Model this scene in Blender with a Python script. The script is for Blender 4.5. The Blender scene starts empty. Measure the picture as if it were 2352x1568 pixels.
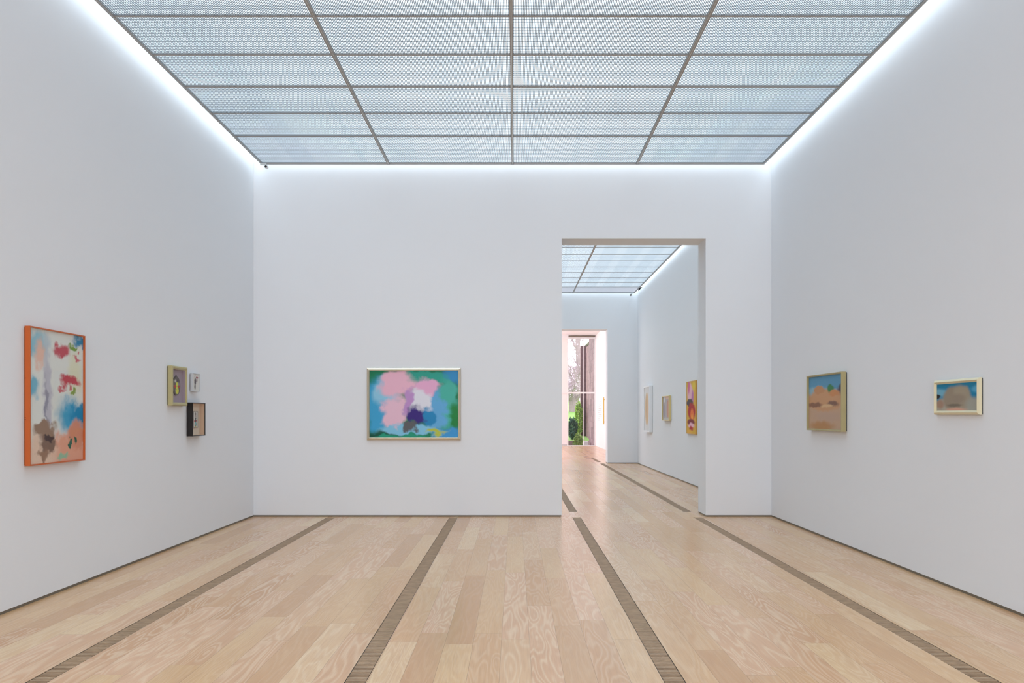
import bpy, bmesh, math, random
from mathutils import Vector
random.seed(7)
S = bpy.context.scene
COL = S.collection
PI = math.pi

# ---------------------------------------------------------------- camera, world, lights, exposure
F = 1850.0                                    # focal length in pixels of the 2352 px wide frame
EYE = 1.45
cam_d = bpy.data.cameras.new('camera'); cam = bpy.data.objects.new('camera', cam_d); COL.objects.link(cam)
cam.location = (0, 0, EYE); cam.rotation_euler = (PI/2, 0, 0)
cam_d.sensor_width = 36; cam_d.lens = 36*F/2352
cam_d.shift_x = -7/2352; cam_d.shift_y = 168/2352
cam_d.clip_start = 0.05; cam_d.clip_end = 400
S.camera = cam
S.view_settings.view_transform = 'Standard'; S.view_settings.look = 'None'
S.view_settings.exposure = 0.17; S.view_settings.gamma = 1; S.view_settings.use_curve_mapping = False
W = bpy.data.worlds.new('sky'); S.world = W; W.use_nodes = True
bg = W.node_tree.nodes['Background']; bg.inputs[0].default_value = (0.97, 0.93, 1.0, 1); bg.inputs[1].default_value = 3.0

SKY_L = 1.62         # radiance of the skylight glass above the mesh ceiling
SKY_C = (0.76, 0.89, 1.0)

def area(name, loc, rot, sx, sy, power, color, spread=PI):
    d = bpy.data.lights.new(name, 'AREA'); d.shape = 'RECTANGLE'; d.size = sx; d.size_y = sy
    d.energy = power; d.color = color; d.spread = spread
    o = bpy.data.objects.new(name, d); COL.objects.link(o); o.location = loc; o.rotation_euler = rot
    return o

# room measures (metres, camera at the origin, +Y into the picture)
XL, XR = -3.72, 3.645
YB0, YB = -5.0, 11.46                         # rear wall behind the camera, back wall
YB2, YF, YF2, YW = 11.94, 24.0, 24.5, 37.3    # back of the back wall, far wall, its back, glazed end wall
H1, H2 = 1.45+3.525, 1.45+3.60                # mesh ceilings
TOP = 5.9                                     # skylight glass over the continuous roof space
WT = 1.45+3.60+0.12                           # top of the room walls
SK = 0.022                                    # skirting height
D1 = (0.663, 2.714, 3.96); D2 = (0.66, 2.757, 3.99)

# cold fluorescent strips lying in the slot between mesh ceiling and walls
WASH = 5.0
WC = (0.70, 0.87, 1.0)
area('slot_lamp_left', (XL+0.05, (YB0+YB)/2, H1+0.17), (0, -0.10, 0), 0.03, YB-YB0-0.1, WASH*(YB-YB0)/6, WC, 1.3)
area('slot_lamp_right', (XR-0.05, (YB0+YB)/2, H1+0.17), (0, 0.10, 0), 0.03, YB-YB0-0.1, WASH*(YB-YB0)/6, WC, 1.3)
area('slot_lamp_back', ((XL+XR)/2, YB-0.04, H1+0.17), (-0.10, 0, 0), XR-XL-0.1, 0.03, WASH*0.75*(XR-XL)/6, WC, 1.0)
area('slot_lamp_far_right', (XR-0.05, (YB2+YF)/2, H2+0.17), (0, 0.10, 0), 0.03, YF-YB2-0.1, WASH*(YF-YB2)/6, WC)
area('slot_lamp_far_back', ((XL+XR)/2, YF-0.04, H2+0.17), (-0.10, 0, 0), XR-XL-0.1, 0.03, WASH*0.75*(XR-XL)/6, WC, 1.0)
# unseen fill lamps added in the roof space, aimed down to brighten the rooms
area('roof_fill', ((XL+XR)/2, (YB0+YB)/2, H1+0.62), (0, 0, 0), XR-XL, YB-YB0, 400, (0.77, 0.91, 1.0), 2.0)
area('roof_fill_far', ((XL+XR)/2, (YB2+YF)/2, H2+0.55), (0, 0, 0), XR-XL, YF-YB2, 330, (0.77, 0.91, 1.0), 2.0)
# added fill lamps: warm behind the camera, cool on the end hall's unseen side
area('rear_fill', (0, YB0-0.35, 2.4), (PI/2, 0, 0), 5.6, 3.8, 230, (1.0, 0.93, 0.88))
area('hall_fill', (XL-0.4, 31, 2.5), (0, -PI/2, 0), 4.4, 11, 110, (0.95, 0.94, 1.0))

# ---------------------------------------------------------------- helpers
def lin(c):
    c = c/255.0
    return c/12.92 if c <= 0.04045 else ((c+0.055)/1.055)**2.4
def rgb(r, g, b): return (lin(r), lin(g), lin(b), 1)

def mat(name, color, rough=0.6, metal=0.0, spec=0.5, bump=None, vary=None):
    m = bpy.data.materials.new(name); m.use_nodes = True
    nt = m.node_tree; b = nt.nodes['Principled BSDF']
    b.inputs['Base Color'].default_value = color; b.inputs['Roughness'].default_value = rough
    b.inputs['Metallic'].default_value = metal; b.inputs['Specular IOR Level'].default_value = spec
    tc = nt.nodes.new('ShaderNodeTexCoord')
    if vary:
        sc, amt = vary
        n = nt.nodes.new('ShaderNodeTexNoise'); n.inputs['Scale'].default_value = sc; n.inputs['Detail'].default_value = 4
        nt.links.new(tc.outputs['Object'], n.inputs['Vector'])
        mx = nt.nodes.new('ShaderNodeMixRGB'); mx.inputs[1].default_value = tuple(c*(1-amt) for c in color[:3])+(1,)
        mx.inputs[2].default_value = tuple(min(1, c*(1+amt)) for c in color[:3])+(1,)
        nt.links.new(n.outputs['Fac'], mx.inputs[0]); nt.links.new(mx.outputs[0], b.inputs['Base Color'])
    if bump:
        sc, st = bump
        n = nt.nodes.new('ShaderNodeTexNoise'); n.inputs['Scale'].default_value = sc; n.inputs['Detail'].default_value = 6
        nt.links.new(tc.outputs['Object'], n.inputs['Vector'])
        bp = nt.nodes.new('ShaderNodeBump'); bp.inputs['Strength'].default_value = st; bp.inputs['Distance'].default_value = 0.002
        nt.links.new(n.outputs['Fac'], bp.inputs['Height']); nt.links.new(bp.outputs[0], b.inputs['Normal'])
    return m

class MB:
    def __init__(s): s.v = []; s.f = []
    def box(s, x0, x1, y0, y1, z0, z1):
        n = len(s.v)
        s.v += [(x0,y0,z0),(x1,y0,z0),(x1,y1,z0),(x0,y1,z0),(x0,y0,z1),(x1,y0,z1),(x1,y1,z1),(x0,y1,z1)]
        s.f += [tuple(n+i for i in q) for q in ((0,3,2,1),(4,5,6,7),(0,1,5,4),(1,2,6,5),(2,3,7,6),(3,0,4,7))]
        return s
    def tube(s, pts, rads, k=8, cap=True):
        pts = [Vector(p) for p in pts]; n0 = len(s.v)
        for i, p in enumerate(pts):
            d = (pts[min(i+1, len(pts)-1)]-pts[max(i-1, 0)]).normalized()
            a = Vector((0,0,1)) if abs(d.z) < 0.9 else Vector((1,0,0))
            u = d.cross(a).normalized(); w = d.cross(u)
            for j in range(k):
                t = 2*PI*j/k; q = p+(u*math.cos(t)+w*math.sin(t))*rads[i]; s.v.append(tuple(q))
        for i in range(len(pts)-1):
            for j in range(k):
                a = n0+i*k+j; b = n0+i*k+(j+1) % k
                s.f.append((a, b, b+k, a+k))
        if cap:
            s.f.append(tuple(n0+j for j in range(k))[::-1]); e = n0+(len(pts)-1)*k
            s.f.append(tuple(e+j for j in range(k)))
        return s
    def sphere(s, c, r, nu=16, nv=10):
        n0 = len(s.v); rx, ry, rz = r if isinstance(r, tuple) else (r, r, r)
        for i in range(1, nv):
            ph = PI*i/nv
            for j in range(nu):
                t = 2*PI*j/nu
                s.v.append((c[0]+rx*math.sin(ph)*math.cos(t), c[1]+ry*math.sin(ph)*math.sin(t), c[2]+rz*math.cos(ph)))
        for i in range(nv-2):
            for j in range(nu):
                a = n0+i*nu+j; b = n0+i*nu+(j+1) % nu
                s.f.append((a, b, b+nu, a+nu)[::-1])
        t = len(s.v); s.v += [(c[0], c[1], c[2]+rz), (c[0], c[1], c[2]-rz)]
        for j in range(nu):
            s.f.append((n0+j, n0+(j+1) % nu, t)); e = n0+(nv-2)*nu
            s.f.append((e+(j+1) % nu, e+j, t+1))
        return s
    def rings(s, w, h, prof):                 # mitred rectangular frame, prof = closed list of (inset, y)
        n0 = len(s.v); m = len(prof)
        for i, y in prof:
            a, b = w/2-i, h/2-i
            s.v += [(-a, y, -b), (a, y, -b), (a, y, b), (-a, y, b)]
        for r in range(m):
            q = (r+1) % m
            for j in range(4):
                k = (j+1) % 4
                s.f.append((n0+r*4+j, n0+r*4+k, n0+q*4+k, n0+q*4+j))
        return s
    def mesh(s, name, m, smooth=False):
        me = bpy.data.meshes.new(name); me.from_pydata(s.v, [], s.f)
        bm = bmesh.new(); bm.from_mesh(me); bmesh.ops.recalc_face_normals(bm, faces=bm.faces); bm.to_mesh(me); bm.free()
        me.materials.append(m)
        if smooth:
            for p in me.polygons: p.use_smooth = True
        return me
    def build(s, name, m, parent=None, smooth=False, loc=(0,0,0), bevel=0):
        o = bpy.data.objects.new(name, s.mesh(name, m, smooth)); COL.objects.link(o)
        o.location = loc
        if parent: o.parent = parent
        if bevel:
            b = o.modifiers.new('bevel', 'BEVEL'); b.width = bevel; b.segments = 2; b.limit_method = 'ANGLE'
        return o

def tag(o, label=None, cat=None, group=None, kind=None):
    if label: o['label'] = label
    if cat: o['category'] = cat
    if group: o['group'] = group
    if kind: o['kind'] = kind
    return o
def empty(name, loc=(0,0,0), rz=0, **k):
    o = bpy.data.objects.new(name, None); COL.objects.link(o); o.location = loc; o.rotation_euler = (0, 0, rz)
    o.empty_display_size = 0.1
    return tag(o, **k)

# ---------------------------------------------------------------- materials of the rooms
M = {}
M['plaster'] = mat('plaster', rgb(228, 230, 233), 0.9, spec=0.15, bump=(60, 0.05), vary=(0.6, 0.008))
M['metal'] = mat('grey_metal', rgb(158, 154, 150), 0.45, 0.1)
M['metal_light'] = mat('aluminium', rgb(215, 218, 215), 0.3, 0.5)
M['mesh'] = mat('mesh_metal', rgb(124, 138, 150), 0.5, 0.0)
M['black'] = mat('black', rgb(14, 12, 12), 0.4)
M['white'] = mat('white_paint', rgb(232, 233, 235), 0.5)
M['skirting'] = mat('skirting', rgb(116, 108, 94), 0.5)
M['slat'] = mat('slat_wood', rgb(156, 128, 100), 0.55, vary=(14, 0.4))
M['dark'] = mat('channel_dark', rgb(40, 32, 26), 0.9)
M['brass'] = mat('brass', rgb(196, 164, 84), 0.28, 0.9)

def floor_mat():
    m = bpy.data.materials.new('oak_planks'); m.use_nodes = True
    nt = m.node_tree; N = nt.nodes; L = nt.links; b = N['Principled BSDF']
    def math_(op, a, c=None, d=None):
        n = N.new('ShaderNodeMath'); n.operation = op
        for i, x in enumerate((a, c, d)):
            if x is None: continue
            if isinstance(x, (int, float)): n.inputs[i].default_value = x
            else: L.new(x, n.inputs[i])
        return n.outputs[0]
    def comb(x, y, z):
        n = N.new('ShaderNodeCombineXYZ')
        for i, q in enumerate((x, y, z)):
            if isinstance(q, (int, float)): n.inputs[i].default_value = q
            else: L.new(q, n.inputs[i])
        return n.outputs[0]
    def wn(v):
        n = N.new('ShaderNodeTexWhiteNoise'); n.noise_dimensions = '3D'; L.new(v, n.inputs['Vector']); return n
    geo = N.new('ShaderNodeNewGeometry'); sep = N.new('ShaderNodeSeparateXYZ'); L.new(geo.outputs['Position'], sep.inputs[0])
    x, y = sep.outputs[0], sep.outputs[1]
    PW = 0.1346
    # shift so plank seams fall on the grille edges (x = 0.81 and 0.925)
    t = math_('DIVIDE', math_('ADD', x, 1.73*7-0.8675), 1.73)
    it = math_('FLOOR', t); tt = math_('SUBTRACT', math_('MULTIPLY', math_('FRACT', t), 1.73), 0.059)
    xs = math_('ADD', math_('DIVIDE', tt, 0.1791), math_('MULTIPLY', it, 20))
    ix = math_('FLOOR', xs); fx = math_('FRACT', xs)
    r1 = wn(comb(ix, 3.0, 0.0)).outputs['Value']
    ln = math_('ADD', 1.5, math_('MULTIPLY', wn(comb(ix, 9.0, 2.0)).outputs['Value'], 0.7))
    ys = math_('ADD', math_('DIVIDE', math_('ADD', y, 20), ln), math_('MULTIPLY', r1, 5))
    iy = math_('FLOOR', ys); fy = math_('FRACT', ys)
    w = wn(comb(ix, iy, 1.0)); rv = w.outputs['Value']; rc = N.new('ShaderNodeSeparateXYZ'); L.new(w.outputs['Color'], rc.inputs[0])
    cr = N.new('ShaderNodeValToRGB'); cr.color_ramp.interpolation = 'LINEAR'
    pts = [(0.0, rgb(196, 152, 112)), (0.2, rgb(220, 184, 140)), (0.4, rgb(204, 160, 120)), (0.55, rgb(226, 196, 156)),
           (0.7, rgb(210, 168, 132)), (0.85, rgb(222, 182, 150)), (1.0, rgb(198, 152, 112))]
    e = cr.color_ramp.elements; e[0].position, e[0].color = pts[0]; e[1].position, e[1].color = pts[-1]
    for p, c in pts[1:-1]: q = e.new(p); q.color = c
    L.new(rv, cr.inputs[0])
    # cathedral grain: rings of a stretched noise, shifted for each plank
    gx = math_('ADD', math_('MULTIPLY', x, 6.5), math_('MULTIPLY', rc.outputs[0], 40))
    gy = math_('ADD', math_('MULTIPLY', y, 0.85), math_('MULTIPLY', rc.outputs[1], 40))
    no = N.new('ShaderNodeTexNoise'); no.inputs['Scale'].default_value = 1.0; no.inputs['Detail'].default_value = 2.0
    no.inputs['Roughness'].default_value = 0.45; no.inputs['Distortion'].default_value = 0.3
    L.new(comb(gx, gy, math_('MULTIPLY', rc.outputs[2], 20)), no.inputs['Vector'])
    freq = math_('ADD', 60, math_('MULTIPLY', rc.outputs[2], 60))
    ring = math_('SINE', math_('MULTIPLY', no.outputs['Fac'], freq))
    ring = math_('POWER', math_('ADD', math_('MULTIPLY', ring, 0.5), 0.5), 2.0)
    # fine fibre
    nf = N.new('ShaderNodeTexNoise'); nf.inputs['Scale'].default_value = 1.0; nf.inputs['Detail'].default_value = 5.0
    L.new(comb(math_('MULTIPLY', x, 160), math_('MULTIPLY', y, 5), rv), nf.inputs['Vector'])
    # broad tone drift inside a plank
    nb = N.new('ShaderNodeTexNoise'); nb.inputs['Scale'].default_value = 1.0; nb.inputs['Detail'].default_value = 3.0
    L.new(comb(math_('MULTIPLY', x, 9), math_('MULTIPLY', y, 1.2), math_('MULTIPLY', rv, 30)), nb.inputs['Vector'])
    def mix(kind, fac, c1, c2):
        n = N.new('ShaderNodeMixRGB'); n.blend_type = kind
        for i, q in enumerate((fac, c1, c2)):
            if isinstance(q, (int, float)): n.inputs[i].default_value = q
            elif isinstance(q, tuple): n.inputs[i].default_value = q
            else: L.new(q, n.inputs[i])
        return n.outputs[0]
    c = cr.outputs[0]
    c = mix('MIX', math_('MULTIPLY', math_('SUBTRACT', nb.outputs['Fac'], 0.3), 0.9), c, rgb(186, 138, 98))
    strength = math_('MULTIPLY', ring, math_('ADD', 0.08, math_('MULTIPLY', rc.outputs[0], 0.4)))
    c = mix('MIX', strength, c, rgb(234, 210, 180))
    c = mix('MIX', math_('MULTIPLY', math_('SUBTRACT', nf.outputs['Fac'], 0.42), 0.75), c, rgb(160, 124, 98))
    c = mix('MULTIPLY', 1.0, c, (0.90, 0.865, 0.82, 1))
    # seams
    def near(f, wd):
        a = math_('LESS_THAN', f, wd); d = math_('GREATER_THAN', f, 1-wd); return math_('MAXIMUM', a, d)
    seam = math_('MAXIMUM', near(fx, 0.007), near(fy, 0.0007))
    c = mix('MIX', math_('MULTIPLY', seam, 0.5), c, rgb(110, 84, 66))
    L.new(c, b.inputs['Base Color'])
    b.inputs['Specular IOR Level'].default_value = 0.5
    L.new(math_('ADD', 0.15, math_('MULTIPLY', nb.outputs['Fac'], 0.16)), b.inputs['Roughness'])
    bp = N.new('ShaderNodeBump'); bp.inputs['Strength'].default_value = 0.12; bp.inputs['Distance'].default_value = 0.001
    L.new(math_('MULTIPLY', seam, -1), bp.inputs['Height']); L.new(bp.outputs[0], b.inputs['Normal'])
    return m
M['floor'] = floor_mat()

def emit(name, c, s, streak=False):
    m = bpy.data.materials.new(name); m.use_nodes = True; nt = m.node_tree
    nt.nodes.remove(nt.nodes['Principled BSDF'])
    e = nt.nodes.new('ShaderNodeEmission'); e.inputs[0].default_value = tuple(c)+(1,); e.inputs[1].default_value = s
    nt.links.new(e.outputs[0], nt.nodes['Material Output'].inputs[0])
    return m
M['skyglass'] = emit('skylight_glass', SKY_C, SKY_L)

def glass_mat(name='glazing', ior=1.45, refl=1.0):
    m = bpy.data.materials.new(name); m.use_nodes = True; nt = m.node_tree
    nt.nodes.remove(nt.nodes['Principled BSDF'])
    t = nt.nodes.new('ShaderNodeBsdfTransparent'); t.inputs[0].default_value = (0.98, 0.985, 0.98, 1)
    g = nt.nodes.new('ShaderNodeBsdfGlossy'); g.inputs['Roughness'].default_value = 0.02
    fr = nt.nodes.new('ShaderNodeFresnel'); fr.inputs[0].default_value = ior
    mu = nt.nodes.new('ShaderNodeMath'); mu.operation = 'MULTIPLY'; mu.inputs[1].default_value = refl; nt.links.new(fr.outputs[0], mu.inputs[0])
    mx = nt.nodes.new('ShaderNodeMixShader')
    ge = nt.nodes.new('ShaderNodeNewGeometry'); iv = nt.nodes.new('ShaderNodeMath'); iv.operation = 'SUBTRACT'; iv.inputs[0].default_value = 1; nt.links.new(ge.outputs['Backfacing'], iv.inputs[1])
    m2 = nt.nodes.new('ShaderNodeMath'); m2.operation = 'MULTIPLY'; nt.links.new(mu.outputs[0], m2.inputs[0]); nt.links.new(iv.outputs[0], m2.inputs[1])
    nt.links.new(m2.outputs[0], mx.inputs[0]); nt.links.new(t.outputs[0], mx.inputs[1]); nt.links.new(g.outputs[0], mx.inputs[2])
    nt.links.new(mx.outputs[0], nt.nodes['Material Output'].inputs[0])
    return m
M['glass'] = glass_mat()
M['museum_glass'] = glass_mat('museum_glass', 1.3, 0.6)

# ---------------------------------------------------------------- floor with channels for the grilles
GW = 0.059
GX = (-2.5925, -0.8675, 0.8675, 2.575)
SEG = {0: [(YB0+0.05, 11.37)], 1: [(YB0+0.05, 11.37)], 2: [(YB0+0.05, 11.37), (12.03, 23.9)], 3: [(YB0+0.05, 11.37), (12.03, 23.9), (24.6, 27.1)]}
fl = MB(); xs = [XL-0.3]
for g in GX: xs += [g-GW, g+GW]
xs += [4.1]
Y0, Y1 = YB0-0.3, YW+0.02
for i in range(0, len(xs), 2): fl.box(xs[i], xs[i+1], Y0, Y1, -0.12, 0)
for i, g in enumerate(GX):
    y = Y0
    for a, b in SEG[i]:
        fl.box(g-GW, g+GW, y, a, -0.12, 0); y = b
    fl.box(g-GW, g+GW, y, Y1, -0.12, 0)
tag(fl.build('floor', M['floor']), kind='structure')

glab = {
 (0,0): 'dark slatted grille strip in the oak floor nearest the left wall',
 (1,0): 'dark slatted grille strip in the oak floor just left of the middle of the room',
 (2,0): 'dark slatted grille strip in the oak floor running to the left side of the doorway',
 (3,0): 'dark slatted grille strip in the oak floor nearest the right wall',
 (2,1): 'short visible piece of slatted floor grille just behind the left edge of the doorway',
 (3,1): 'slatted floor grille running through the room beyond the doorway',
 (3,2): 'far slatted floor grille in the bright hall past the second doorway'}
for i, g in enumerate(GX):
    for j, (a, b) in enumerate(SEG[i]):
        L_ = b-a; yc = (a+b)/2
        e = empty('floor_grille', (g, yc, 0), label=glab[(i, j)], cat='floor grille', group='slatted grilles in the oak floor')
        s = MB(); n = int((L_-0.004)/0.025); p = (L_-0.004)/n
        for k in range(n):
            y = -L_/2+0.002+p*(k+0.5); s.box(-GW+0.004, GW-0.004, y-0.0078, y+0.0078, -0.03, -0.001)
        s.build('slats', M['slat'], e)
        t = MB()
        t.box(-GW+0.0005, -GW+0.0035, -L_/2+0.001, L_/2-0.001, -0.09, -0.001).box(GW-0.0035, GW-0.0005, -L_/2+0.001, L_/2-0.001, -0.09, -0.001)
        t.box(-GW+0.0035, GW-0.0035, -L_/2+0.001, L_/2-0.001, -0.09, -0.08)
        t.build('channel', M['dark'], e)

# ---------------------------------------------------------------- walls
def struct(mb, name, m): return tag(mb.build(name, m), kind='structure')
P = M['plaster']
struct(MB().box(XL-0.3, XL, YB0, YB, SK, H1+0.05), 'wall_left', P)
struct(MB().box(XR, XR+0.3, YB0, YB, SK, H1+0.05), 'wall_right', P)
def pierced(xa, xb, y0, y1, d, WT=H1+0.05):
    w = MB(); w.box(xa, d[0], y0, y1, SK, WT).box(d[1], xb, y0, y1, SK, WT).box(d[0], d[1], y0, y1, d[2], WT)
    return w
struct(pierced(XL-0.3, XR+0.3, YB, YB2, D1), 'wall_back', P)
struct(MB().box(XL-0.3, XL, YB2, YF, SK, H2+0.05), 'wall_far_left', P)
struct(MB().box(XR, XR+0.3, YB2, YF, SK, H2+0.05), 'wall_far_right', P)
struct(pierced(XL-0.3, XR+0.3, YF, YF2, D2, H2+0.05), 'wall_far_back', P)
# rear wall behind the camera with one wide opening added for the fill lamp
rw = MB(); rw.box(XL-0.3, -2.8, YB0-0.3, YB0, 0, TOP).box(2.8, XR+0.3, YB0-0.3, YB0, 0, TOP)
rw.box(-2.8, 2.8, YB0-0.3, YB0, 4.3, TOP).box(-2.8, 2.8, YB0-0.3, YB0, 0, 0.5)
struct(rw, 'wall_rear', P)
# skirtings, recessed 6 mm
sk = MB(); r = 0.006
struct(MB().box(XL-0.1, XL-r, YB0, YB+r, 0.0005, SK), 'baseboard_left', M['skirting'])
struct(MB().box(XR+r, XR+0.1, YB0, YB+r, 0.0005, SK), 'baseboard_right', M['skirting'])
struct(MB().box(XL-r, D1[0]-r, YB+r, YB2-r, 0.0005, SK).box(D1[1]+r, XR+r, YB+r, YB2-r, 0.0005, SK), 'baseboard_back', M['skirting'])
struct(MB().box(XR+r, XR+0.1, YB2, YF+r, 0.0005, SK), 'baseboard_far_right', M['skirting'])
struct(MB().box(XL-r, D2[0]-r, YF+r, YF2-r, 0.0005, SK).box(D2[1]+r, XR+r, YF+r, YF2-r, 0.0005, SK), 'baseboard_far_back', M['skirting'])

# ---------------------------------------------------------------- mesh ceilings
def panel_mesh(w, l, hl=0.004, hc=0.003):
    s = MB(); n = round(w/0.0142); p = w/n
    for k in range(n):
        x = -w/2+p*(k+0.5); s.box(x-0.0029, x+0.0029, -l/2, l/2, 0, hl)
    n = round(l/0.055); p = l/n
    for k in range(n+1):
        y = -l/2+p*k; s.box(-w/2, w/2, y-0.0022, y+0.0022, 0, hc)
    return s.mesh('mesh_panel', M['mesh'])

def mesh_ceiling(name, x0, x1, y0, y1, z, lines_x, far=False):
    root = empty(name, ((x0+x1)/2, (y0+y1)/2, z), kind='structure')
    ox, oy = root.location.x, root.location.y
    ys = [y1, y1-1.12]
    while ys[-1]-0.772 > y0+0.3: ys.append(ys[-1]-0.772)
    ys.append(y0)
    cx = [x0]+list(lines_x)+[x1]
    cache = {}
    for i in range(len(cx)-1):
        for j in range(len(ys)-1):
            w = cx[i+1]-cx[i]; l = ys[j]-ys[j+1]; key = (round(w, 3), round(l, 3))
            if key not in cache: cache[key] = panel_mesh(w-0.03, l-0.02, *((0.0015, 0.001) if far else (0.004, 0.003)))
            o = bpy.data.objects.new('mesh_panel', cache[key]); COL.objects.link(o); o.parent = root
            o.location = ((cx[i]+cx[i+1])/2-ox, (ys[j]+ys[j+1])/2-oy, 0.014)
    for x in lines_x:                          # long rails: two flanges and a bright track in the slot between
        b = MB(); u = x-ox; a0, a1 = y0-oy, y1-oy
        b.box(u-0.016, u-0.004, a0, a1, 0, 0.032).box(u+0.004, u+0.016, a0, a1, 0, 0.032)
        rail = b.build('rail', M['metal'], root)
        t = MB().box(u-0.004, u+0.004, a0, a1, 0.004, 0.03).build('track', M['metal_light'], rail)
    for y in ys[1:-1]:
        b = MB().box(x0-ox+0.02, x1-ox-0.02, y-oy-0.009, y-oy+0.009, 0.006, 0.014 if far else 0.03)
        b.build('crossbar', M['metal'], root)
    e = MB(); a, b_, c, d = x0-ox, x1-ox, y0-oy, y1-oy
    e.box(a, a+0.022, c, d, 0, 0.03).box(b_-0.022, b_, c, d, 0, 0.03).box(a+0.022, b_-0.022, d-0.016, d, 0, 0.03).box(a+0.022, b_-0.022, c, c+0.016, 0, 0.03)
    e.build('edge_frame', M['metal'], root)
    return root
LX = (-1.785, -0.035, 1.72)
CH1 = mesh_ceiling('ceiling', -3.58, 3.515, YB0+0.1, 11.36, H1, LX)
CH2 = mesh_ceiling('ceiling', -3.58, 3.545, YB2+0.1, 23.9, H2, LX, True)

# skylight glass over the whole roof space, with added tinted strips streaking its brightness
struct(MB().box(XL-6, XR+6, YB0-0.3, YF2+16, TOP, TOP+0.04), 'ceiling', M['skyglass'])
sm_ = bpy.data.materials.new('streak_tint'); sm_.use_nodes = True; nt = sm_.node_tree
tt = nt.nodes.new('ShaderNodeBsdfTransparent'); tt.inputs[0].default_value = (0.925, 0.945, 0.96, 1)
nt.nodes.remove(nt.nodes['Principled BSDF']); nt.links.new(tt.outputs[0], nt.nodes['Material Output'].inputs[0])
e = empty('streak_layer_1', (0, YB0, TOP), kind='structure')
b = MB(); rs = random.Random(5); x = XL-2
while x < XR+2:
    w = rs.uniform(0.10, 0.45); b.v += [(x, 0, -0.25-0.01*len(b.f)), (x+w, 0, -0.25-0.01*len(b.f)), (x+w, YF2-YB0+15, -0.25-0.01*len(b.f)), (x, YF2-YB0+15, -0.25-0.01*len(b.f))]
    n = len(b.v); b.f.append((n-4, n-3, n-2, n-1)); x += w+rs.uniform(0.1, 0.8)
b.build('streak_strip', sm_, e)
b = MB(); y = 1.0; k = 0
while y < YF2-YB0+12:
    z = -0.7; b.v += [(XL-3, y, z), (XR+3, y, z), (XR+3, y+0.22, z), (XL-3, y+0.22, z)]
    n = len(b.v); b.f.append((n-4, n-3, n-2, n-1)); y += 1.54
b.build('streak_strip', sm_, e)

# ---------------------------------------------------------------- small surveillance cameras at the ceiling corners
def spy(x, y, z, label, s=1.0, flip=1):
    e = empty('security_camera', (x, y, z), label=label, cat='security camera', group='security cameras at the ceiling corners')
    MB().box(-0.085*flip if flip > 0 else 0.0, 0.0 if flip > 0 else 0.085, -0.012, 0.012, -0.003, 0.022).build('bracket', M['metal_light'], e)
    MB().tube([(-0.01*flip, 0, 0.0), (-0.002*flip, -0.01, -0.022)], [0.007*s, 0.007*s], 10).build('arm', M['metal'], e)
    h = MB().tube([(0, 0.03, -0.026*s), (0, -0.02, -0.030*s)], [0.024*s, 0.024*s], 18).build('housing', M['white'], e)
    MB().tube([(0, -0.0195, -0.030*s), (0, -0.026, -0.0305*s)], [0.017*s, 0.016*s], 18).build('lens', M['black'], e)
spy(-3.49, 11.30, H1-0.022, 'small white camera with black lens at the left back corner of the mesh ceiling')
spy(3.42, 23.82, H2-0.024, 'tiny camera at the ceiling corner of the room beyond the doorway', 1.4, -1)

# ---------------------------------------------------------------- pictures
def paint(name, w, h, base, blobs, wob=0.12, wscale=2.2, rough=0.55):
    """soft colour fields: blobs = (u, v, ru, rv, colour, softness) in -1..1 picture units"""
    m = bpy.data.materials.new(name); m.use_nodes = True; nt = m.node_tree; N = nt.nodes; L = nt.links
    b = N['Principled BSDF']; b.inputs['Roughness'].default_value = rough; b.inputs['Specular IOR Level'].default_value = 0.2
    tc = N.new('ShaderNodeTexCoord'); no = N.new('ShaderNodeTexNoise'); no.inputs['Scale'].default_value = wscale/max(w, h)*2
    no.inputs['Detail'].default_value = 3
    L.new(tc.outputs['Object'], no.inputs['Vector'])
    sc = N.new('ShaderNodeVectorMath'); sc.operation = 'MULTIPLY'; sc.inputs[1].default_value = (2/w, 0, 2/h); L.new(tc.outputs['Object'], sc.inputs[0])
    ns = N.new('ShaderNodeVectorMath'); ns.operation = 'SUBTRACT'; ns.inputs[1].default_value = (0.5, 0.5, 0.5); L.new(no.outputs['Color'], ns.inputs[0])
    nm = N.new('ShaderNodeVectorMath'); nm.operation = 'MULTIPLY'; nm.inputs[1].default_value = (wob*1.7, 0, wob*1.7); L.new(ns.outputs[0], nm.inputs[0])
    ad = N.new('ShaderNodeVectorMath'); ad.operation = 'ADD'; L.new(sc.outputs[0], ad.inputs[0]); L.new(nm.outputs[0], ad.inputs[1])
    prev = None
    for u, v, ru, rv, c, soft in blobs:
        s = N.new('ShaderNodeVectorMath'); s.operation = 'SUBTRACT'; s.inputs[1].default_value = (u, 0, v); L.new(ad.outputs[0], s.inputs[0])
        d = N.new('ShaderNodeVectorMath'); d.operation = 'MULTIPLY'; d.inputs[1].default_value = (1/ru, 0, 1/rv); L.new(s.outputs[0], d.inputs[0])
        l = N.new('ShaderNodeVectorMath'); l.operation = 'LENGTH'; L.new(d.outputs[0], l.inputs[0])
        r = N.new('ShaderNodeMapRange'); r.interpolation_type = 'SMOOTHSTEP'
        r.inputs[1].default_value = 1-soft*0.7; r.inputs[2].default_value = 1+soft*0.25; r.inputs[3].default_value = 1; r.inputs[4].default_value = 0
        L.new(l.outputs['Value'], r.inputs[0])
        mx = N.new('ShaderNodeMixRGB'); L.new(r.outputs[0], mx.inputs[0])
        if prev is None: mx.inputs[1].default_value = base
        else: L.new(prev, mx.inputs[1])
        mx.inputs[2].default_value = c; prev = mx.outputs[0]
    L.new(prev, b.inputs['Base Color'])
    return m

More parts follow.
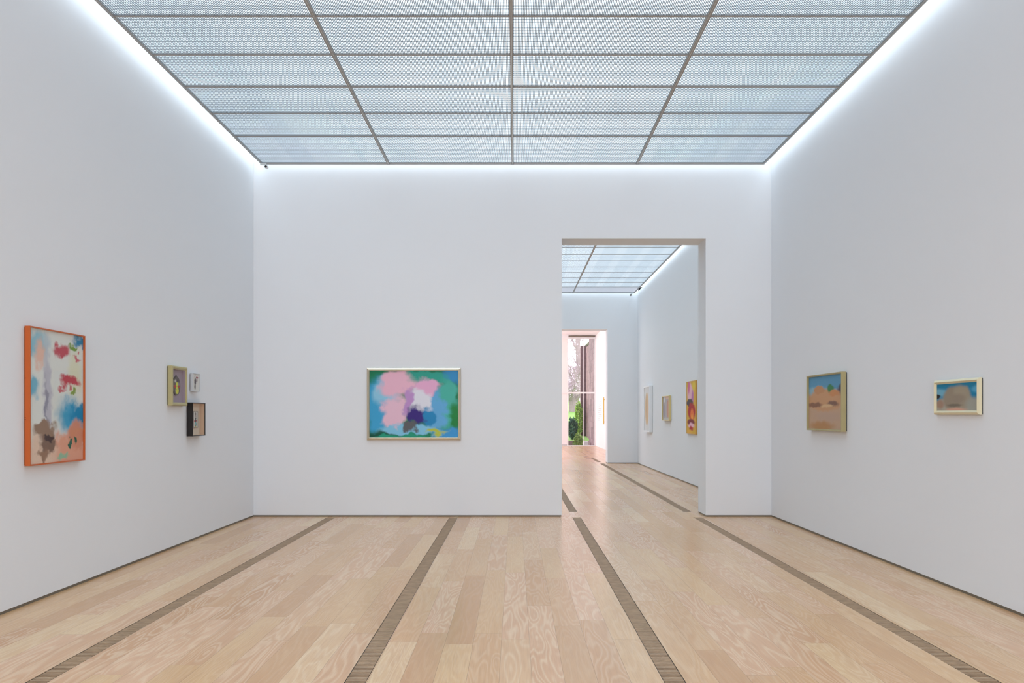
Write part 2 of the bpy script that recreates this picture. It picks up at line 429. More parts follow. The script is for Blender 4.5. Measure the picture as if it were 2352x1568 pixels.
def box_prof(d, f, r):                         # square section: outer side, face f wide, rebate down to r
    return [(0, -0.006), (0, -d), (f, -d), (f, -r), (f*0.7, -0.006)]
def bevel_prof(d, f, side):                    # outer side, raised crest, slope in to the picture
    return [(0, -0.006), (0, -side), (f*0.35, -d), (f*0.85, -d*0.62), (f, -d*0.60), (f, -d*0.5), (f*0.7, -0.006)]

def picture(name, label, cat, loc, rz, w, h, prof, fmat, face, canvas_y, cmat, group=None, back=True, glass=None, canvas_name='canvas'):
    e = empty(name, loc, rz, label=label, cat=cat, group=group)
    MB().rings(w, h, prof).build('frame', fmat, e)
    if back: MB().box(-w/2+0.006, w/2-0.006, -0.0055, 0.0, -h/2+0.006, h/2-0.006).build('backing', M['black'], e)
    cw, ch = w-2*face+0.002, h-2*face+0.002
    MB().box(-cw/2, cw/2, canvas_y, canvas_y+0.004, -ch/2, ch/2).build(canvas_name, cmat, e)
    if glass is not None:
        MB().box(-cw/2+0.002, cw/2-0.002, glass, glass+0.002, -ch/2+0.002, ch/2-0.002).build('glazing', M['museum_glass'], e)
    return e
LW, RW = PI/2, -PI/2

# 1 tall picture in orange box frame (left wall)
M['orange'] = mat('orange_wood', rgb(190, 90, 30), 0.45, vary=(6, 0.06))
w, h = 0.785, 1.062
m = paint('tall_canvas', w, h, rgb(225, 226, 222), [
    (-0.75, 0.75, 0.5, 0.25, rgb(150, 195, 212), 0.9), (-0.62, 0.62, 0.22, 0.22, rgb(232, 190, 172), 0.8),
    (-0.9, 0.15, 0.3, 0.2, rgb(120, 182, 208), 0.9), (0.9, 0.9, 0.4, 0.12, rgb(30, 130, 175), 0.9),
    (0.5, -0.28, 0.6, 0.30, rgb(70, 160, 200), 0.9), (0.85, -0.25, 0.45, 0.18, rgb(18, 135, 185), 0.7),
    (0.65, 0.35, 0.3, 0.45, rgb(224, 222, 196), 0.9), (-0.35, 0.0, 0.16, 0.9, rgb(190, 188, 200), 1.0), (-0.4, -0.1, 0.05, 0.4, rgb(150, 148, 165), 1.0),
    (0.1, -1.05, 1.3, 0.52, rgb(226, 160, 134), 0.4), (-0.6, -0.95, 0.7, 0.5, rgb(228, 198, 176), 0.8), (0.75, -0.6, 0.4, 0.25, rgb(214, 140, 112), 0.6),
    (-0.45, -0.50, 0.42, 0.14, rgb(150, 120, 100), 0.5), (-0.35, -0.70, 0.34, 0.13, rgb(128, 98, 82), 0.5), (-0.5, -0.84, 0.26, 0.09, rgb(152, 116, 94), 0.6), (-0.30, -0.58, 0.2, 0.05, rgb(70, 48, 48), 0.7),
    (0.45, -0.72, 0.09, 0.05, rgb(28, 92, 72), 0.6), (0.68, -0.70, 0.07, 0.05, rgb(28, 92, 72), 0.6), (0.2, -0.92, 0.25, 0.06, rgb(150, 188, 158), 0.9),
    (0.15, 0.70, 0.34, 0.13, rgb(196, 78, 92), 0.6), (0.75, 0.62, 0.18, 0.05, rgb(206, 110, 118), 0.7), (0.55, 0.78, 0.18, 0.05, rgb(118, 152, 52), 0.7),
    (0.45, 0.26, 0.42, 0.12, rgb(198, 72, 84), 0.55), (0.15, 0.12, 0.2, 0.05, rgb(206, 110, 118), 0.7), (0.6, 0.06, 0.14, 0.06, rgb(140, 160, 70), 0.7)], wob=0.22, wscale=6)
e = picture('framed_painting', 'tall portrait painting in a deep bright orange box frame on the left wall', 'painting',
            (XL, 6.4905, 1.592), LW, w, h, box_prof(0.048, 0.010, 0.022), M['orange'], 0.010, -0.034, m, back=True, glass=-0.040)
for zz, n in ((0.135, 1), (-0.165, 2)):        # dark screw heads in the near side of the frame
    for k in range(n):
        MB().tube([(-w/2-0.0008, -0.012, zz-0.014*k), (-w/2+0.001, -0.012, zz-0.014*k)], [0.004, 0.004], 10).build('screw', M['black'], e)

# 2 olive gold shadow box with an oval medallion
M['olivegold'] = mat('olive_gold', rgb(178, 168, 122), 0.4, 0.15, vary=(8, 0.06))
M['mauve'] = mat('mauve_mount', rgb(164, 146, 158), 0.8)
w, h = 0.40, 0.43
e = empty('shadow_box', (XL, 8.809, 1.762), LW, label='olive gold shadow box holding an oval medallion on a mauve mount, left wall', cat='shadow box')
MB().rings(w, h, [(0, -0.006), (0, -0.052), (0.006, -0.058), (0.022, -0.058), (0.025, -0.053), (0.036, -0.050), (0.036, -0.006)]).build('frame', M['olivegold'], e, bevel=0.001)
MB().box(-w/2+0.006, w/2-0.006, -0.0055, 0, -h/2+0.006, h/2-0.006).build('backing', M['black'], e)
iw, ih = w-0.072, h-0.072
MB().rings(iw, ih, [(0, -0.012), (0, -0.044), (0.002, -0.044), (0.002, -0.012)]).build('liner', M['mauve'], e)
MB().box(-iw/2, iw/2, -0.012, -0.0065, -ih/2, ih/2).build('mount', M['mauve'], e)
MB().box(-iw/2+0.001, iw/2-0.001, -0.0475, -0.0455, -ih/2+0.001, ih/2-0.001).build('glazing', M['museum_glass'], e)
def oval(name, rx, rz, y0, y1, m, par, loc=(0, 0, 0), n=36, smooth=False):
    b = MB(); b.v = []; 
    for y in (y0, y1):
        for k in range(n): b.v.append((rx*math.cos(2*PI*k/n), y, rz*math.sin(2*PI*k/n)))
    b.f = [tuple(range(n)), tuple(range(n, 2*n))[::-1]]+[(k, (k+1) % n, n+(k+1) % n, n+k) for k in range(n)]
    return b.build(name, m, par, loc=loc)
M['brown'] = mat('dark_brown', rgb(74, 52, 46), 0.4)
med = oval('medallion', 0.098, 0.104, -0.024, -0.0125, M['brown'], e, loc=(-0.012, 0, 0.002))
mm = paint('medallion_face', 0.18, 0.19, rgb(96, 84, 84), [
    (-0.4, 0.55, 0.3, 0.2, rgb(190, 186, 176), 0.7), (0.3, 0.5, 0.25, 0.35, rgb(40, 34, 36), 0.7), (0.55, 0.2, 0.3, 0.3, rgb(140, 130, 130), 0.8),
    (0, -0.08, 0.9, 0.22, rgb(176, 60, 44), 0.3), (0.05, 0.1, 0.33, 0.38, rgb(208, 208, 64), 0.3), (0.1, -0.55, 0.5, 0.42, rgb(206, 206, 60), 0.3),
    (0.05, -0.05, 0.09, 0.08, rgb(40, 40, 44), 0.5), (-0.1, -0.45, 0.2, 0.05, rgb(80, 90, 50), 0.7)], wob=0.05, wscale=3)
oval('face', 0.088, 0.094, -0.0255, -0.0242, mm, med)
MB().tube([(0, -0.018, 0.103), (0, -0.018, 0.116)], [0.010, 0.005], 12).build('loop', M['brown'], med)

# 3 small pale grey box frame
M['palegrey'] = mat('pale_grey_paint', rgb(196, 198, 202), 0.45)
w, h = 0.198, 0.205
m = paint('small_drawing', w, h, rgb(222, 218, 214), [
    (-0.35, 0.75, 0.10, 0.3, rgb(70, 60, 64), 0.7), (-0.25, 0.1, 0.32, 0.45, rgb(78, 64, 68), 0.6), (0.3, 0.55, 0.4, 0.13, rgb(140, 50, 62), 0.7), (0.25, 0.25, 0.2, 0.3, rgb(120, 84, 90), 0.8),
    (-0.3, -0.5, 0.24, 0.34, rgb(52, 44, 48), 0.6), (-0.3, -0.5, 0.06, 0.3, rgb(190, 184, 182), 0.7)], wob=0.10, wscale=6)
picture('shadow_box', 'small pale grey box frame with a dark sprig drawing, smallest of the left wall trio', 'framed picture',
        (XL, 9.306, 1.822), LW, w, h, box_prof(0.042, 0.005, 0.02), M['palegrey'], 0.005, -0.034, m, glass=-0.038)

# 4 black shadow box with a small card on cream
M['cream'] = mat('cream_mount', rgb(222, 205, 186), 0.85)
M['blackwood'] = mat('black_wood', rgb(20, 13, 12), 0.35, vary=(10, 0.3))
w, h = 0.372, 0.383
e = empty('shadow_box', (XL, 9.301, 1.3965), LW, label='deep black shadow box with a small card on cream, lowest on the left wall', cat='shadow box')
MB().rings(w, h, [(0, -0.004), (0, -0.074), (0.011, -0.074), (0.011, -0.068), (0.0095, -0.004)]).build('frame', M['blackwood'], e)
MB().rings(w-0.022, h-0.022, [(0, -0.006), (0, -0.066), (0.003, -0.066), (0.003, -0.006)]).build('liner', mat('peach_liner', rgb(206, 172, 142), 0.85), e)
MB().box(-w/2+0.013, w/2-0.013, -0.010, -0.004, -h/2+0.013, h/2-0.013).build('mount', M['cream'], e)
MB().box(-w/2+0.015, w/2-0.015, -0.0695, -0.0675, -h/2+0.015, h/2-0.015).build('glazing', M['museum_glass'], e)
cm = paint('card_drawing', 0.12, 0.18, rgb(214, 210, 204), [
    (0, 0.7, 0.4, 0.25, rgb(120, 112, 110), 0.9), (0.1, 0.35, 0.3, 0.3, rgb(150, 140, 138), 0.9), (0, 0.1, 0.45, 0.08, rgb(60, 80, 88), 0.6), (-0.5, -0.2, 0.28, 0.17, rgb(196, 84, 92), 0.6), (0.5, -0.15, 0.28, 0.17, rgb(190, 76, 86), 0.6),
    (0, -0.15, 0.3, 0.25, rgb(60, 52, 58), 0.5), (0, -0.6, 0.5, 0.3, rgb(52, 60, 66), 0.4), (0, -0.58, 0.38, 0.24, rgb(116, 190, 190), 0.4), (0, -0.62, 0.1, 0.1, rgb(180, 70, 80), 0.5), (0, -0.92, 0.4, 0.07, rgb(206, 186, 80), 0.5)], wob=0.05, wscale=6)
c = MB().rings(0.128, 0.188, [(0, -0.012), (0, -0.024), (0.004, -0.024), (0.004, -0.012)]).build('card_frame', mat('zinc', rgb(128, 124, 120), 0.4, 0.4), e, loc=(0.025, 0, -0.002))
MB().box(-0.0605, 0.0605, -0.021, -0.0105, -0.0905, 0.0905).build('card', cm, c)

# 5 wide colour swirl canvas on the back wall
M['champagne'] = mat('champagne_metal', rgb(214, 200, 176), 0.28, 0.75)
w, h = 1.331, 1.023
m = paint('wide_canvas', w, h, rgb(20, 122, 84), [
    (-0.75, -0.05, 0.42, 0.85, rgb(62, 160, 206), 0.5), (-0.60, 0.35, 0.30, 0.45, rgb(140, 196, 222), 0.7), (-0.85, -0.95, 0.6, 0.25, rgb(12, 84, 66), 0.6),
    (0.30, 0.72, 0.62, 0.25, rgb(40, 158, 140), 0.4), (0.72, 0.0, 0.30, 0.75, rgb(70, 176, 160), 0.5), (0.45, -0.2, 0.25, 0.65, rgb(96, 168, 216), 0.5),
    (0.9, 0.85, 0.25, 0.3, rgb(48, 140, 196), 0.6), (0.75, -0.85, 0.35, 0.25, rgb(60, 150, 210), 0.6), (0.9, -0.35, 0.2, 0.4, rgb(22, 130, 62), 0.7),
    (-0.35, 0.55, 0.42, 0.38, rgb(230, 180, 200), 0.5), (-0.40, -0.25, 0.30, 0.50, rgb(228, 188, 206), 0.5), (0.22, 0.45, 0.30, 0.28, rgb(226, 170, 204), 0.5),
    (-0.1, -0.72, 0.75, 0.16, rgb(128, 194, 224), 0.5), (-0.3, -0.97, 0.8, 0.12, rgb(30, 150, 120), 0.6), (0.45, -0.74, 0.25, 0.08, rgb(180, 190, 70), 0.8),
    (0.12, 0.05, 0.34, 0.38, rgb(222, 222, 232), 0.4), (-0.12, 0.10, 0.12, 0.42, rgb(188, 144, 200), 0.6), (0.28, -0.35, 0.20, 0.26, rgb(28, 132, 186), 0.5),
    (0.06, -0.32, 0.20, 0.30, rgb(54, 34, 120), 0.5), (-0.06, -0.66, 0.13, 0.18, rgb(92, 94, 98), 0.5)], wob=0.32, wscale=3.4, rough=0.4)
picture('framed_painting', 'wide green, blue and pink painting in a champagne metal frame on the back wall', 'painting',
        (-1.4375, YB, 1.6005), 0, w, h, [(0, -0.006), (0, -0.030), (0.008, -0.038), (0.030, -0.046), (0.036, -0.040), (0.040, -0.026), (0.040, -0.018), (0.03, -0.006)],
        M['champagne'], 0.040, -0.026, m, back=False)

# 6 landscape with ochre and blue (right wall)
M['khaki'] = mat('khaki_gilt', rgb(172, 160, 116), 0.45, 0.1, vary=(7, 0.05))
w, h = 1.055, 0.662
m = paint('ochre_canvas', w, h, rgb(190, 158, 132), [
    (0, 0.95, 1.6, 0.62, rgb(92, 150, 184), 0.25), (-0.6, 0.42, 0.9, 0.18, rgb(140, 176, 190), 0.8), (0.95, 0.35, 0.3, 0.30, rgb(82, 76, 88), 0.4),
    (0, 0.08, 1.1, 0.42, rgb(196, 150, 112), 0.35), (-0.35, 0.45, 0.35, 0.16, rgb(190, 140, 100), 0.4), (0.3, 0.48, 0.20, 0.16, rgb(64, 128, 82), 0.5), (0.5, 0.3, 0.3, 0.12, rgb(198, 138, 92), 0.6),
    (-0.6, -0.08, 0.5, 0.10, rgb(136, 98, 78), 0.7), (0.45, -0.06, 0.35, 0.10, rgb(128, 96, 84), 0.7), (0.1, -0.12, 0.4, 0.06, rgb(208, 172, 130), 0.7),
    (0.2, -0.5, 0.9, 0.2, rgb(184, 156, 136), 0.9), (-0.2, -0.85, 0.8, 0.2, rgb(180, 134, 90), 0.9)], wob=0.10, wscale=5)
picture('framed_painting', 'ochre and blue painting in a khaki gilt box frame, near the right corner', 'painting',
        (XR, 9.37, 1.593), RW, w, h, [(0, -0.009), (0, -0.064), (0.012, -0.064), (0.016, -0.058), (0.020, -0.057), (0.020, -0.03), (0.014, -0.009)], M['khaki'], 0.020, -0.040, m)

# 7 low wide picture with sloping cream frame (right wall)
M['creamgilt'] = mat('cream_gilt', rgb(222, 214, 182), 0.4, 0.1)
w, h = 0.681, 0.292
m = paint('grey_beige_canvas', w, h, rgb(20, 126, 166), [
    (-0.8, 0.25, 0.5, 0.3, rgb(110, 168, 192), 0.8), (0.9, 0.4, 0.3, 0.25, rgb(80, 160, 196), 0.8), (-0.95, 0.05, 0.25, 0.15, rgb(30, 28, 36), 0.4),
    (0.0, -0.75, 1.25, 0.85, rgb(166, 160, 146), 0.3), (-0.15, -0.1, 0.5, 0.75, rgb(150, 136, 118), 0.35), (0.35, -0.05, 0.3, 0.7, rgb(158, 146, 126), 0.4), (0.15, 0.3, 0.35, 0.4, rgb(160, 148, 128), 0.7), (0.1, -0.1, 0.35, 0.3, rgb(148, 134, 118), 0.9),
    (0.7, -0.5, 0.35, 0.5, rgb(156, 156, 146), 0.8), (-0.75, -0.4, 0.2, 0.3, rgb(160, 130, 112), 0.8), (-0.1, -0.45, 0.4, 0.10, rgb(120, 110, 96), 0.9),
    (-0.05, -0.72, 0.5, 0.14, rgb(206, 156, 134), 0.8), (0, -0.98, 1.1, 0.12, rgb(140, 158, 154), 0.7)], wob=0.09, wscale=3)
picture('framed_painting', 'low wide grey and beige painting in a sloping cream frame, nearest on the right wall', 'painting',
        (XR, 6.6125, 1.596), RW, w, h, [(0, -0.008), (0, -0.026), (0.004, -0.030), (0.018, -0.040), (0.030, -0.026), (0.034, -0.024), (0.034, -0.016), (0.02, -0.008)], M['creamgilt'], 0.034, -0.021, m)

# 8-10 pictures in the far room
w, h = 0.94, 1.244
m = paint('sand_sheet', w, h, rgb(214, 214, 214), [(-0.05, 0.0, 0.62, 0.74, rgb(214, 186, 148), 0.15), (-0.3, 0.1, 0.12, 0.6, rgb(188, 152, 112), 0.9), (0.3, 0.0, 0.1, 0.7, rgb(200, 146, 112), 0.9), (0.0, 0.1, 0.1, 0.5, rgb(222, 204, 172), 0.9)], wob=0.03, wscale=3)
picture('framed_painting', 'tall white framed sheet in sand tones, farthest of three pictures beyond the doorway', 'painting',
        (XR, 21.83, 1.602), RW, w, h, box_prof(0.085, 0.035, 0.06), M['white'], 0.035, -0.07, m, group='pictures in the room beyond the doorway')
w, h = 0.84, 0.587
m = paint('grey_pink_sheet', w, h, rgb(172, 166, 170), [(0.55, -0.05, 0.4, 0.75, rgb(190, 142, 122), 0.3), (0.3, 0.9, 0.6, 0.2, rgb(216, 184, 166), 0.5), (-0.5, -0.2, 0.4, 0.6, rgb(150, 146, 160), 0.6), (-0.5, 0.7, 0.3, 0.25, rgb(200, 204, 208), 0.6), (0, -0.9, 1, 0.15, rgb(190, 188, 182), 0.6)], wob=0.06, wscale=3)
picture('framed_painting', 'small pale gold framed picture, middle of the three pictures beyond the doorway', 'painting',
        (XR, 19.2, 1.6035), RW, w, h, box_prof(0.065, 0.014, 0.03), mat('pale_gold', rgb(214, 196, 138), 0.4, 0.2), 0.014, -0.045, m, group='pictures in the room beyond the doorway')
w, h = 0.86, 1.085
m = paint('hot_canvas', w, h, rgb(212, 168, 50), [(-0.2, 0.55, 0.7, 0.4, rgb(226, 176, 190), 0.5), (-0.5, 0.8, 0.25, 0.3, rgb(206, 104, 144), 0.7), (0.6, 0.8, 0.4, 0.2, rgb(222, 192, 60), 0.7), (0.3, 0.4, 0.25, 0.3, rgb(180, 110, 170), 0.8),
    (-0.3, 0.18, 0.8, 0.16, rgb(60, 54, 60), 0.4), (0.1, -0.15, 0.9, 0.35, rgb(172, 22, 28), 0.4), (0.2, -0.28, 0.42, 0.26, rgb(226, 110, 36), 0.5), (0.2, -0.35, 0.2, 0.14, rgb(236, 160, 50), 0.7), (0, -0.55, 0.9, 0.12, rgb(120, 14, 34), 0.5),
    (0.0, -0.68, 0.8, 0.10, rgb(232, 180, 196), 0.7), (0, -0.8, 0.5, 0.10, rgb(180, 24, 40), 0.7), (-0.4, -0.93, 0.6, 0.10, rgb(224, 170, 60), 0.7)], wob=0.10, wscale=3)
picture('framed_painting', 'vivid red and yellow painting with a thin gilt edge beyond the doorway', 'painting',
        (XR, 16.54, 1.5965), RW, w, h, box_prof(0.036, 0.008, 0.02), mat('gilt', rgb(206, 160, 84), 0.4, 0.3), 0.008, -0.030, m, group='pictures in the room beyond the doorway')

# ---------------------------------------------------------------- end hall: side wall with door, ceiling, glazing
HW = 3.75; HT = 5.13
M['hallwhite'] = mat('hall_white', rgb(240, 232, 233), 0.7)
struct(MB().box(HW, HW+0.3, YF2, YW, 0, HT+0.2), 'wall_hall_right', M['hallwhite'])
struct(MB().box(XL-0.3, HW+0.3, YF2, YW+0.25, HT, HT+0.2), 'ceiling', M['hallwhite'])
d = empty('door_1', (HW, 32.4, 0), kind='structure')
MB().box(-0.02, -0.0005, -1.1, 1.1, 0.012, 3.4).build('leaf', M['hallwhite'], d, bevel=0.003)
hd = MB().tube([(-0.075, 0.95, 1.05), (-0.075, 0.95, 2.17)], [0.022, 0.022], 14).build('door_handle', M['brass'], d)
for zz in (1.15, 2.07): MB().tube([(-0.02, 0.95, zz), (-0.075, 0.95, zz)], [0.012, 0.012], 10).build('standoff', M['brass'], hd)
d.location.y = 32.45
# small grey lines of wall lettering, too small to read
wt = empty('wall_lettering', (HW-0.002, 35.4, 1.9), label='faint small grey lines of lettering on the white hall wall by the window', cat='wall text')
LT = mat('grey_lettering', rgb(176, 166, 164), 0.8)
for col_ in (-0.45, 0.35):
    for k in range(9):
        z_ = -k*0.085+(0.15 if col_ < 0 else 0)
        MB().box(-0.001, 0.001, col_, col_+random.uniform(0.3, 0.62), z_-0.02, z_).build('line', LT, wt)

FRM = mat('window_frame_white', rgb(232, 228, 228), 0.5)
win = empty('window_1', (0, YW, 0), kind='structure')
f = MB(); f.box(XL, HW, 0, 0.08, HT-0.16, HT).box(XL, HW, 0, 0.08, 0, 0.03)
f.box(XL, HW, 0.0, 0.07, 2.43, 2.50)
for x in (2.44, HW-0.03): f.box(x-0.03, x+0.03, 0.001, 0.079, 0.03, HT-0.16)
f.box(3.17, 3.19, 0.001, 0.03, 0.03, HT-0.16)
f.build('window_frame', FRM, win)
MB().box(2.47, HW-0.06, 0.03, 0.045, 0.03, HT-0.16).build('pane', M['glass'], win)
mt = bpy.data.materials.new('blind_fabric'); mt.use_nodes = True; nt = mt.node_tree
tr = nt.nodes.new('ShaderNodeBsdfTranslucent'); tr.inputs[0].default_value = rgb(250, 240, 238)
mx = nt.nodes.new('ShaderNodeMixShader'); mx.inputs[0].default_value = 0.7
pb = nt.nodes['Principled BSDF']; pb.inputs['Base Color'].default_value = rgb(245, 236, 234); pb.inputs['Roughness'].default_value = 0.9
nt.links.new(pb.outputs[0], mx.inputs[1]); nt.links.new(tr.outputs[0], mx.inputs[2]); nt.links.new(mx.outputs[0], nt.nodes['Material Output'].inputs[0])
MB().box(XL+0.02, 2.41, 0.09, 0.094, 0.05, HT-0.1).build('blind', mt, win)
MB().tube([(2.47, -0.06, HT-0.06), (HW-0.05, -0.06, HT-0.06)], [0.035, 0.035], 12).build('blind_roller', M['skirting'], win)

# ---------------------------------------------------------------- garden
M['stone'] = mat('porphyry', rgb(134, 106, 108), 0.8, bump=(20, 0.4))
def stone_mat():
    m = bpy.data.materials.new('porphyry_cladding'); m.use_nodes = True; nt = m.node_tree; N = nt.nodes; L = nt.links
    b = N['Principled BSDF']; b.inputs['Roughness'].default_value = 0.75
    tc = N.new('ShaderNodeTexCoord'); sp = N.new('ShaderNodeSeparateXYZ'); L.new(tc.outputs['Object'], sp.inputs[0])
    cb = N.new('ShaderNodeCombineXYZ'); L.new(sp.outputs[2], cb.inputs[0]); L.new(sp.outputs[1], cb.inputs[1])
    br = N.new('ShaderNodeTexBrick'); br.inputs['Scale'].default_value = 1.0; br.inputs['Brick Width'].default_value = 0.55
    br.inputs['Row Height'].default_value = 0.30; br.inputs['Mortar Size'].default_value = 0.008
    br.inputs['Color1'].default_value = rgb(158, 124, 128); br.inputs['Color2'].default_value = rgb(116, 86, 90); br.inputs['Mortar'].default_value = rgb(92, 70, 74)
    L.new(cb.outputs[0], br.inputs['Vector'])
    n = N.new('ShaderNodeTexNoise'); n.inputs['Scale'].default_value = 6; n.inputs['Detail'].default_value = 6; L.new(tc.outputs['Object'], n.inputs['Vector'])
    mx = N.new('ShaderNodeMixRGB'); mx.blend_type = 'OVERLAY'; mx.inputs[0].default_value = 0.6; L.new(br.outputs[0], mx.inputs[1]); L.new(n.outputs['Fac'], mx.inputs[2])
    L.new(mx.outputs[0], b.inputs['Base Color'])
    return m
SM = stone_mat()
tag(MB().box(HW+0.02, HW+0.7, YW+0.3, 41.1, -0.4, 6.2).build('stone_wall', SM), 'reddish stone clad garden wall right outside the window', 'stone wall')
g2 = empty('stone_pavilion', (4.2, 44.0, -0.4), label='shaded dark red stone wall with flat roof slab behind the clad wall', cat='stone wall')
MB().box(0.08, 0.6, -2.8, 6.5, 0, 5.9).build('wall', SM, g2)
MB().box(0.0, 0.8, -2.8, 6.5, 6.0, 6.25).build('roof_slab', mat('roof_pale', rgb(210, 204, 206), 0.7), g2)
MB().box(-0.25, 0.07, 4.5, 4.9, 0, 6.0).build('pillar', SM, g2)
tag(MB().box(3.42, 3.66, 40.2, 40.6, -0.395, 0.10).build('planter_box', M['white'], bevel=0.01), 'small white box at the foot of the stone wall', 'box')
M['water'] = mat('pond_water', rgb(46, 52, 48), 0.05, spec=0.8)
M['grass'] = mat('grass', rgb(132, 176, 92), 0.9, vary=(3, 0.12))
M['soil'] = mat('pond_edge_stone', rgb(132, 116, 112), 0.9)
tag(MB().box(-4, 3.76, YW+0.3, 44.6, -0.42, -0.40).build('pond', M['water']), 'dark still pond just outside the end window', 'pond')
tag(MB().box(-6, 4.1, 44.6, 44.9, -0.6, 0.0).build('pond_kerb', M['soil']), 'pinkish stone kerb along the far side of the pond', 'kerb')
gb = MB(); prof = [(44.9, -0.05), (48, 0.1), (52, 0.6), (60, 1.7), (75, 2.5), (120, 3.6)]
gb.v = []; 
for yy, zz in prof: gb.v += [(-40, yy, zz), (40, yy, zz)]
gb.f = [(2*i, 2*i+1, 2*i+3, 2*i+2) for i in range(len(prof)-1)]
tag(gb.build('ground', M['grass']), kind='structure')

def leaf_mat(n, c1, c2):
    m = mat(n, c1, 0.6); nt = m.node_tree; b = nt.nodes['Principled BSDF']
    g = nt.nodes.new('ShaderNodeNewGeometry'); r_ = nt.nodes.new('ShaderNodeMixRGB'); r_.inputs[1].default_value = c1; r_.inputs[2].default_value = c2
    nt.links.new(g.outputs['Random Per Island'], r_.inputs[0]); nt.links.new(r_.outputs[0], b.inputs['Base Color'])
    return m
def leaf(mb, c, s, up=0.3):
    a = Vector((random.gauss(0, 1), random.gauss(0, 1), random.gauss(up, 0.7))).normalized()
    b = a.cross(Vector((random.gauss(0, 1), random.gauss(0, 1), random.gauss(0, 1)))).normalized()
    n = len(mb.v); c = Vector(c)
    mb.v += [tuple(c-a*s), tuple(c+b*s*0.45), tuple(c+a*s), tuple(c-b*s*0.45)]; mb.f.append((n, n+1, n+2, n+3))
def bush(loc, rx, rz, m, label, n=1800, s=0.05):
    e = empty('garden_bush', loc, label=label, cat='bush')
    b = MB()
    for k in range(n):
        t = random.uniform(0, 2*PI); u = random.uniform(-1, 1); q = math.sqrt(1-u*u); rr = random.uniform(0.75, 1.05)*(1+0.14*math.sin(3*t+5*u))
        leaf(b, (rx*q*math.cos(t)*rr, rx*q*math.sin(t)*rr, rz+rz*u*rr), s)
    b.build('foliage', m, e)
    c = MB()
    for k in range(6):
        t = k*PI/3; c.tube([(0, 0, -0.05), (rx*0.5*math.cos(t), rx*0.5*math.sin(t), rz*1.3)], [0.02, 0.008], 6)
    c.build('stems', mat('stem', rgb(82, 66, 52), 0.8), e)
    return e
G1 = leaf_mat('leaf_dark', rgb(36, 78, 62), rgb(70, 108, 92)); G2 = leaf_mat('leaf_bright', rgb(96, 150, 50), rgb(176, 204, 92)); G3 = leaf_mat('leaf_mid', rgb(86, 128, 58), rgb(170, 196, 104))
bush((3.3, 46.2, 0.05), 0.28, 0.60, G1, 'dark green round bush behind the pond, left of the yellow green one', 2200)
bush((3.80, 48.2, 0.25), 0.24, 0.95, G2, 'tall bright yellow green bush against the pavilion', 2600)
bush((3.28, 42.0, -0.40), 0.24, 0.42, G3, 'small light green water plant clump standing in the pond', 700, 0.06)

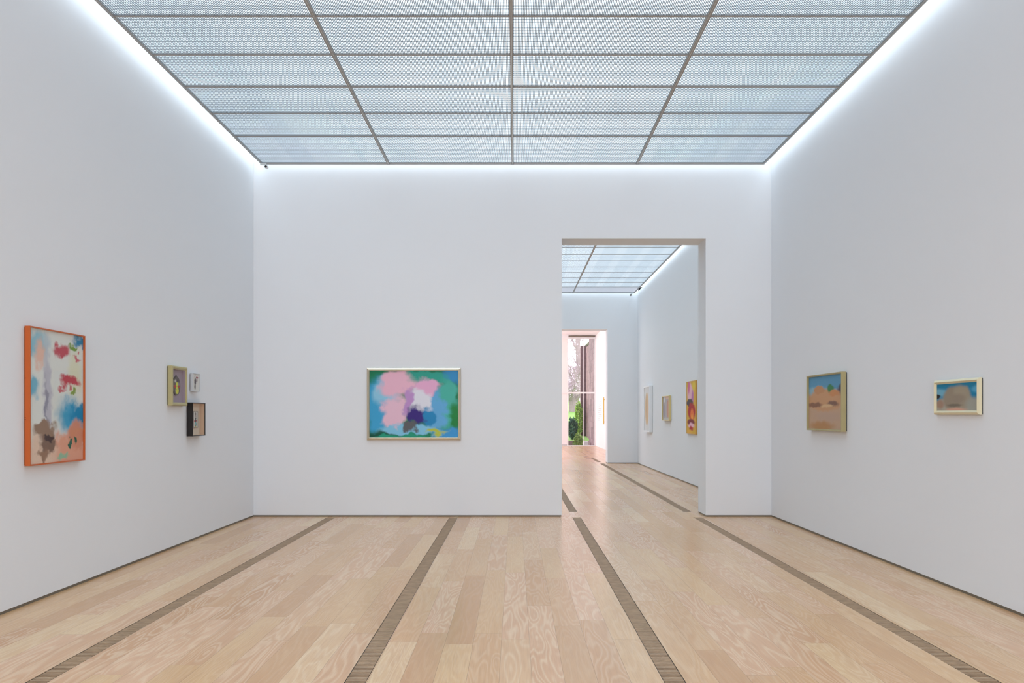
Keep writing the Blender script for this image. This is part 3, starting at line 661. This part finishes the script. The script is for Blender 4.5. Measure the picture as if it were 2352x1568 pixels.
# trees beyond the lawn
M['bark'] = mat('bark', rgb(150, 136, 138), 0.9, bump=(8, 0.6), vary=(5, 0.25))
M['twig'] = mat('twig', rgb(168, 150, 160), 0.8)
M['blossom'] = leaf_mat('blossom', rgb(206, 188, 206), rgb(236, 226, 238))
def tree(loc, pts, rads, label, seed, spread=3.0, ntw=170):
    rnd = random.Random(seed)
    e = empty('bare_tree', loc, label=label, cat='tree')
    tr_ = MB(); tr_.tube(pts, rads, 12); ends = []
    P_ = [Vector(p) for p in pts]
    for k in range(9):
        i = rnd.randint(1, len(P_)-1); a = P_[i]; ang = rnd.uniform(0, 2*PI); ln = rnd.uniform(2, 4.2)
        d = Vector((math.cos(ang), math.sin(ang)*0.7, rnd.uniform(0.3, 1.1))).normalized(); q = [a]; r0 = rads[i]*0.55
        for t in range(5):
            d = (d+Vector((rnd.gauss(0, .25), rnd.gauss(0, .25), rnd.gauss(0.05, .2)))).normalized(); q.append(q[-1]+d*ln/5)
        tr_.tube(q, [r0*(1-0.15*j) for j in range(6)], 8); ends += q[2:]
    tr_.build('trunk', M['bark'], e)
    tw = MB(); bl = MB()
    for k in range(ntw):
        a = rnd.choice(ends+P_[2:]); d = Vector((rnd.gauss(0, 1), rnd.gauss(0, .7), rnd.gauss(0.2, .7))).normalized(); q = [a]
        ln = rnd.uniform(0.6, 2.2)
        for t in range(4):
            d = (d+Vector((rnd.gauss(0, .35), rnd.gauss(0, .35), rnd.gauss(0, .35)))).normalized(); q.append(q[-1]+d*ln/4)
            for z in range(3):
                leaf(bl, q[-1]+Vector((rnd.gauss(0, .12), rnd.gauss(0, .12), rnd.gauss(0, .12))), rnd.uniform(.03, .07))
        tw.tube(q, [0.03, 0.024, 0.018, 0.012, 0.008], 4, False)
    tw.build('twigs', M['twig'], e); bl.build('blossom', M['blossom'], e)
    return e
tree((4.45, 60, 1.6), [(0, 0, -0.1), (-0.15, 0, 0.8), (-0.25, 0, 1.7), (0.0, 0, 2.6), (0.35, 0, 3.5), (0.2, 0, 5.0), (0.35, 0, 7.0), (0.2, 0, 9)], [0.42, 0.3, 0.27, 0.24, 0.2, 0.17, 0.12, 0.05],
     'pale leaning tree with thick trunk on the lawn, nearest the window', 3, ntw=420)
tree((5.4, 72, 2.2), [(0, 0, -0.1), (0.1, 0, 1.5), (0.3, 0, 3), (0.2, 0, 5), (0.5, 0, 8), (0.4, 0, 11)], [0.3, 0.26, 0.22, 0.18, 0.1, 0.05],
     'slimmer bare tree standing farther back on the lawn', 11, ntw=420)
hb = empty('garden_house', (7.0, 105, 3.2), label='pale lilac house far behind the trees', cat='house')
MB().box(-2.4, 4, 0, 6, 0, 3.2).build('wall', mat('lilac_render', rgb(206, 196, 212), 0.9), hb)
b = MB(); b.v = [(-2.7, -0.3, 3.2), (4.3, -0.3, 3.2), (4.3, 6.3, 3.2), (-2.7, 6.3, 3.2), (-2.7, 3, 4.6), (4.3, 3, 4.6)]
b.f = [(0, 1, 5, 4), (2, 3, 4, 5), (1, 2, 5), (3, 0, 4), (0, 3, 2, 1)]; b.build('roof', mat('roof_tile', rgb(176, 160, 168), 0.9), hb)
for x in (-1.6, 0.2, 2.0):
    w_ = MB().box(x-0.45, x+0.45, -0.04, -0.001, 1.0, 2.4).build('window', mat('window_grey', rgb(150, 148, 162), 0.4), hb)
